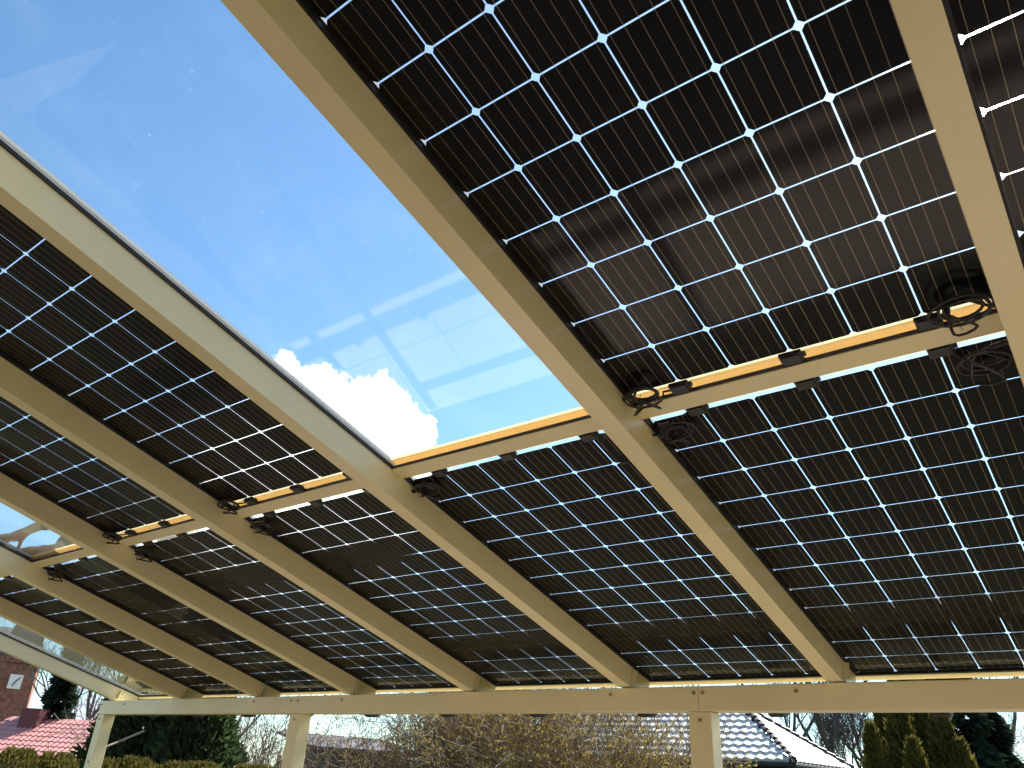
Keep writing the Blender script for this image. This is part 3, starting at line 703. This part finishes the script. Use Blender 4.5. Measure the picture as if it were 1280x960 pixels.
# ------------------------------------------------------------------ buildings beyond the garden
def tilemat(name, c, rough, var=.2):
    return mat(name, c, rough, var=var, vscale=3.5, spec=0.6)
M['tile_grey'] = tilemat('grey_glazed_tiles', (0.50, 0.49, 0.47), 0.42)
M['tile_red'] = tilemat('red_metal_tiles', (0.38, 0.165, 0.15), 0.55, 0.1)
M['fascia'] = mat('dark_fascia', (0.012, 0.012, 0.015), 0.6)
M['brick'] = mat('old_brick', (0.20, 0.085, 0.055), 0.9, var=0.35, vscale=4, bump=0.5, bscale=30)
M['shed_wood'] = mat('shed_boards', (0.030, 0.029, 0.031), 0.85, var=0.35, vscale=6)
M['felt'] = mat('roofing_felt', (0.055, 0.055, 0.06), 0.8, var=0.2, vscale=5)
def roof_patch(b, O, ex, eu, nx, nu, tw, tl, nrm, ok, wave=0.03, step=0.03):
    """rows of overlapping S tiles; O corner, ex along the eave, eu up the slope (unit vectors)"""
    K = 5
    for j in range(nu):
        for i in range(nx):
            if not ok((i + .5) * tw, (j + .5) * tl): continue
            V = []; 
            for jj in (0, 1):
                for k in range(K + 1):
                    x = (i + k / K) * tw; u = (j + jj * 1.06) * tl
                    hgt = wave * (0.5 + 0.5 * math.cos(2 * math.pi * (k / K - 0.3))) + (step if jj == 0 else 0.0)
                    V.append(O + ex * x + eu * u + nrm * (hgt + 0.02))
            for k in range(K + 1):                  # front lip of the tile
                V.append(O + ex * ((i + k / K) * tw) + eu * (j * tl) + nrm * 0.005)
            F = [(k, k + 1, K + 2 + k, K + 1 + k) for k in range(K)] + [(k + 2 * (K + 1), k + 1 + 2 * (K + 1), k + 1, k) for k in range(K)]
            b.add(V, F)
# house with a hipped grey tile roof
D_ = 24.0; C0 = at(992, 953, D_)
e1 = ray(1560, 1025); e1.z = 0; e1.normalize(); e2 = Vector((-e1.y, e1.x, 0)); pit = R_(34); zu = Vector((0, 0, 1))
hs = empty('tiled_house', (C0.x, C0.y, 0)); tag(hs, 'dark house with a hipped roof of shiny grey tiles behind the right-hand post', 'house')
LW = 11.0; LD = 4.6; hh = LD / 2
up1 = (e1 * math.cos(pit) + zu * math.sin(pit)); n1_ = (-e1 * math.sin(pit) + zu * math.cos(pit))     # slope above the eave along e2
up2 = (e2 * math.cos(pit) + zu * math.sin(pit)); n2_ = (-e2 * math.sin(pit) + zu * math.cos(pit))
rise = hh * math.tan(pit)
A = C0; Bc = C0 + e2 * LW; Cc = C0 + e1 * LD; Dc = C0 + e2 * LW + e1 * LD; R1 = C0 + (e1 + e2) * hh + zu * rise; R2 = C0 + e1 * hh + e2 * (LW - hh) + zu * rise
b = MB(); b.add([A, Bc, Dc, Cc, R1, R2], [(0, 4, 5, 1), (0, 3, 4), (3, 2, 5, 4), (1, 5, 2), (0, 1, 2, 3)])
rf = b.build('roof', M['fascia'], hs, Matrix())
tw, tl = 0.30, 0.33; sl = hh / math.cos(pit)
b = MB(); roof_patch(b, A, e2, up1, int(LW / tw), int(sl / tl), tw, tl, n1_, lambda x, u: x > u * math.cos(pit) - 0.05 and x < LW - u * math.cos(pit), 0.05, 0.05)
roof_patch(b, A, e1, up2, int(LD / tw), int(sl / tl), tw, tl, n2_, lambda x, u: x > u * math.cos(pit) - 0.05 and x < LD - u * math.cos(pit) + .05)
b.build('roof_tiles', M['tile_grey'], rf, Matrix(), smooth=False)
b = MB()
for (p0, p1) in ((A, R1), (Cc, R1), (R1, R2)):
    n = int((p1 - p0).length / 0.3)
    for k in range(n):
        q0 = p0.lerp(p1, k / n) + zu * 0.05; q1 = p0.lerp(p1, (k + 1.1) / n) + zu * 0.03
        b.tube([q0, q1], [0.115, 0.085], 8)
b.build('ridge_tiles', M['fascia'], rf, Matrix())
b = MB(); ov = 0.45
w0 = A + (e1 + e2) * ov; 
def wallbox(b, o, ea, la, eb, lb, z0, z1):
    P0 = [o, o + ea * la, o + ea * la + eb * lb, o + eb * lb]
    b.add([Vector((p.x, p.y, z0)) for p in P0] + [Vector((p.x, p.y, z1)) for p in P0], [(0, 3, 2, 1), (4, 5, 6, 7), (0, 1, 5, 4), (1, 2, 6, 5), (2, 3, 7, 6), (3, 0, 4, 7)])
wallbox(b, w0, e2, LW - 2 * ov, e1, LD - 2 * ov, 0, C0.z - 0.02); b.build('wall', M['shed_wood'], hs, Matrix())
b = MB()
for (p0, ex, L) in ((A, e2, LW), (A, e1, LD)):
    b.tube([p0 - zu * 0.06, p0 + ex * L - zu * 0.06], 0.065, 8)
b.build('eaves_gutter', M['fascia'], hs, Matrix())

# dark flat-roofed shed
S0 = at(385, 931.5, 20.0); sx_ = at(520, 932, 21.0) - S0; sx_.z = 0; Ls = sx_.length; sx_.normalize(); sy_ = Vector((-sx_.y, sx_.x, 0))
zs = S0.z
sh = empty('garden_shed', (S0.x, S0.y, 0)); tag(sh, 'dark timber shed with a shallow grey felt roof right of the middle post', 'shed')
S0 = S0 + sx_ * 0.1; Ls += 0.1
b = MB(); wallbox(b, S0 + sx_ * .2 + sy_ * .2, sx_, Ls - .4, sy_, 2.6, 0, zs - 0.02); b.build('wall', M['shed_wood'], sh, Matrix())
b = MB(); P4 = [S0, S0 + sx_ * Ls, S0 + sx_ * Ls + sy_ * 3.0 + zu * .36, S0 + sy_ * 3.0 + zu * .36]
b.add([p - zu * 0.07 for p in P4] + P4, [(0, 3, 2, 1), (4, 5, 6, 7), (0, 1, 5, 4), (1, 2, 6, 5), (2, 3, 7, 6), (3, 0, 4, 7)]); b.build('roof', M['felt'], sh, Matrix())
b = MB(); wallbox(b, S0 + sx_ * .18 + sy_ * .185, sx_, Ls - .36, sy_, 0.014, 0.0, 0.62)
b.build('plinth', M['frame_white'], sh, Matrix())

# low garage with a red metal roof
G0 = at(86, 949, 34.0); gx_ = at(-60, 941, 36.5) - G0; gx_.z = 0; Lg = gx_.length; gx_.normalize(); gy_ = Vector((gx_.y, -gx_.x, 0))
if gy_.dot(G0 - CAM) < 0: gy_ = -gy_
gt = at(86, 898, 36.6); pg2 = math.atan2(gt.z - G0.z, 2.6); 
ga = empty('red_roofed_garage', (G0.x, G0.y, 0)); tag(ga, 'low garage with a pinkish red metal tile roof at the lower left', 'garage')
upg = gy_ * math.cos(pg2) + zu * math.sin(pg2); ng = -gy_ * math.sin(pg2) + zu * math.cos(pg2); slg = 2.6 / math.cos(pg2)
b = MB(); Q0 = G0; Q1 = G0 + gx_ * Lg; T0 = G0 + upg * slg; T1 = Q1 + upg * slg; K0 = G0 + gy_ * 5.2; K1 = Q1 + gy_ * 5.2
b.add([Q0, Q1, T1, T0, K0, K1], [(0, 1, 2, 3), (3, 2, 5, 4), (0, 3, 4), (1, 5, 2), (0, 4, 5, 1)]); rf = b.build('roof', M['tile_red'], ga, Matrix())
b = MB(); roof_patch(b, Q0, gx_, upg, int(Lg / .22), int(slg / .35), .22, .35, ng, lambda x, u: True, 0.035, 0.025); b.build('roof_tiles', M['tile_red'], rf, Matrix())
b = MB(); cpos = G0 + gx_ * (Lg * 0.62) + upg * slg * 0.66
wallbox(b, cpos, gx_, 0.75, gy_, 0.6, cpos.z - 0.3, cpos.z + 0.75); b.build('chimney', mat('dark_red_chimney', (0.10, 0.022, 0.022), 0.7), rf, Matrix())
b = MB(); wallbox(b, G0 + gx_ * .2 + gy_ * .3, gx_, Lg - .4, gy_, 4.6, 0, G0.z); b.build('wall', M['render_wall'], ga, Matrix())

# old brick tower
D_ = 70.0; t0 = at(36, 890, D_); t1 = at(-30, 885, D_); ex = t1 - t0; ex.z = 0; wT = ex.length; ex.normalize(); ey = Vector((ex.y, -ex.x, 0))
if ey.dot(t0 - CAM) < 0: ey = -ey
zt = at(36, 829, D_).z; base = Vector((t0.x, t0.y, 0))
tw_ = empty('brick_tower', base); tag(tw_, 'old brick tower with a white clock face and a dark spire at the far left', 'tower')
b = MB(); b.add([base, base + ex * wT, base + ex * wT + ey * wT, base + ey * wT] + [p + zu * zt + (ex * .35 + ey * .35) * s_ for p, s_ in ((base, 1), (base + ex * wT, -.2), (base + ex * wT + ey * wT, -1), (base + ey * wT, .2))],
    [(0, 3, 2, 1), (4, 5, 6, 7), (0, 1, 5, 4), (1, 2, 6, 5), (2, 3, 7, 6), (3, 0, 4, 7)])
wl = b.build('wall', M['brick'], tw_, Matrix())
b = MB()
for k in range(7): wallbox(b, base + ex * (0.3 + k * wT / 7.2) - ey * .06, ex, .42, ey, .5, zt - 0.02, zt + 0.35)
b.build('corbel_course', M['brick'], wl, Matrix())
ck = at(19, 852, D_ - 0.3); b = MB(); wallbox(b, ck + ex * (-.42), ex, .84, ey, .10, ck.z - .48, ck.z + .48); cl = b.build('clock_face', mat('white_dial', (0.75, 0.75, 0.74), 0.5), tw_, Matrix())
b = MB(); cm = ck - ey * 0.03
for (dx_, dz_, L_) in ((.25, .30, 1), (-.12, -.30, 1)): b.tube([cm, cm + ex * (-dx_) + zu * dz_], 0.035, 5)
b.build('clock_hand', M['fascia'], cl, Matrix())
zs2 = at(20, 803, D_).z; zp = at(12, 783, D_).z
b = MB(); c4 = [base + ex * a_ + ey * b_ for a_, b_ in ((.2, .2), (wT - .2, .2), (wT - .2, wT - .2), (.2, wT - .2))]; ctr = base + (ex + ey) * wT / 2
b.add([Vector((p.x, p.y, zt + .3)) for p in c4] + [Vector((p.x, p.y, 0)).lerp(Vector((ctr.x, ctr.y, 0)), .75) + zu * (zp + 3.2) for p in c4], [(0, 1, 5, 4), (1, 2, 6, 5), (2, 3, 7, 6), (3, 0, 4, 7), (4, 5, 6, 7)])
b.build('spire', mat('slate', (0.055, 0.055, 0.065), 0.6, var=0.3, vscale=2), tw_, Matrix())
# pale ribbed building with a dark eave, seen through the end pane
D_ = 85.0; r0 = at(49, 813, D_); r1 = at(20, 800, D_); rx_ = r1 - r0; rx_.z = 0; Lr = rx_.length; rx_.normalize(); ry_ = Vector((rx_.y, -rx_.x, 0))
if ry_.dot(r0 - CAM) < 0: ry_ = -ry_
ztop = at(44, 788, D_).z; rb = empty('ribbed_building', (r0.x, r0.y, 0)); tag(rb, 'pale ribbed metal building with a dark eave beside the tower spire', 'building')
b = MB(); o_ = Vector((r0.x, r0.y, 0)) + rx_ * .5; n_ = 12
for k in range(n_): wallbox(b, o_ + rx_ * (k * (Lr + 6) / n_) - ry_ * (.12 if k % 2 else 0), rx_, (Lr + 6) / n_, ry_, 6 + (.12 if k % 2 else 0), 0, ztop)
b.build('wall', mat('pale_cladding', (0.72, 0.78, 0.74), 0.35), rb, Matrix())
b = MB(); wallbox(b, o_ - rx_ * .5 - ry_ * .6, rx_, Lr + 7, ry_, 7.2, r0.z - .35, r0.z + .15); b.build('eave', M['fascia'], rb, Matrix())
# leaning pale pole by the junipers
pa, pb_ = at(122, 938, 12.2), at(180, 914, 12.6); b = MB(); b.tube([Vector((0, 0, 0)), pb_ - pa], 0.016, 8); lp = b.build('leaning_pole', M['bark_pale']); lp.location = pa
tag(lp, 'thin pale pole leaning across the dark junipers', 'pole')
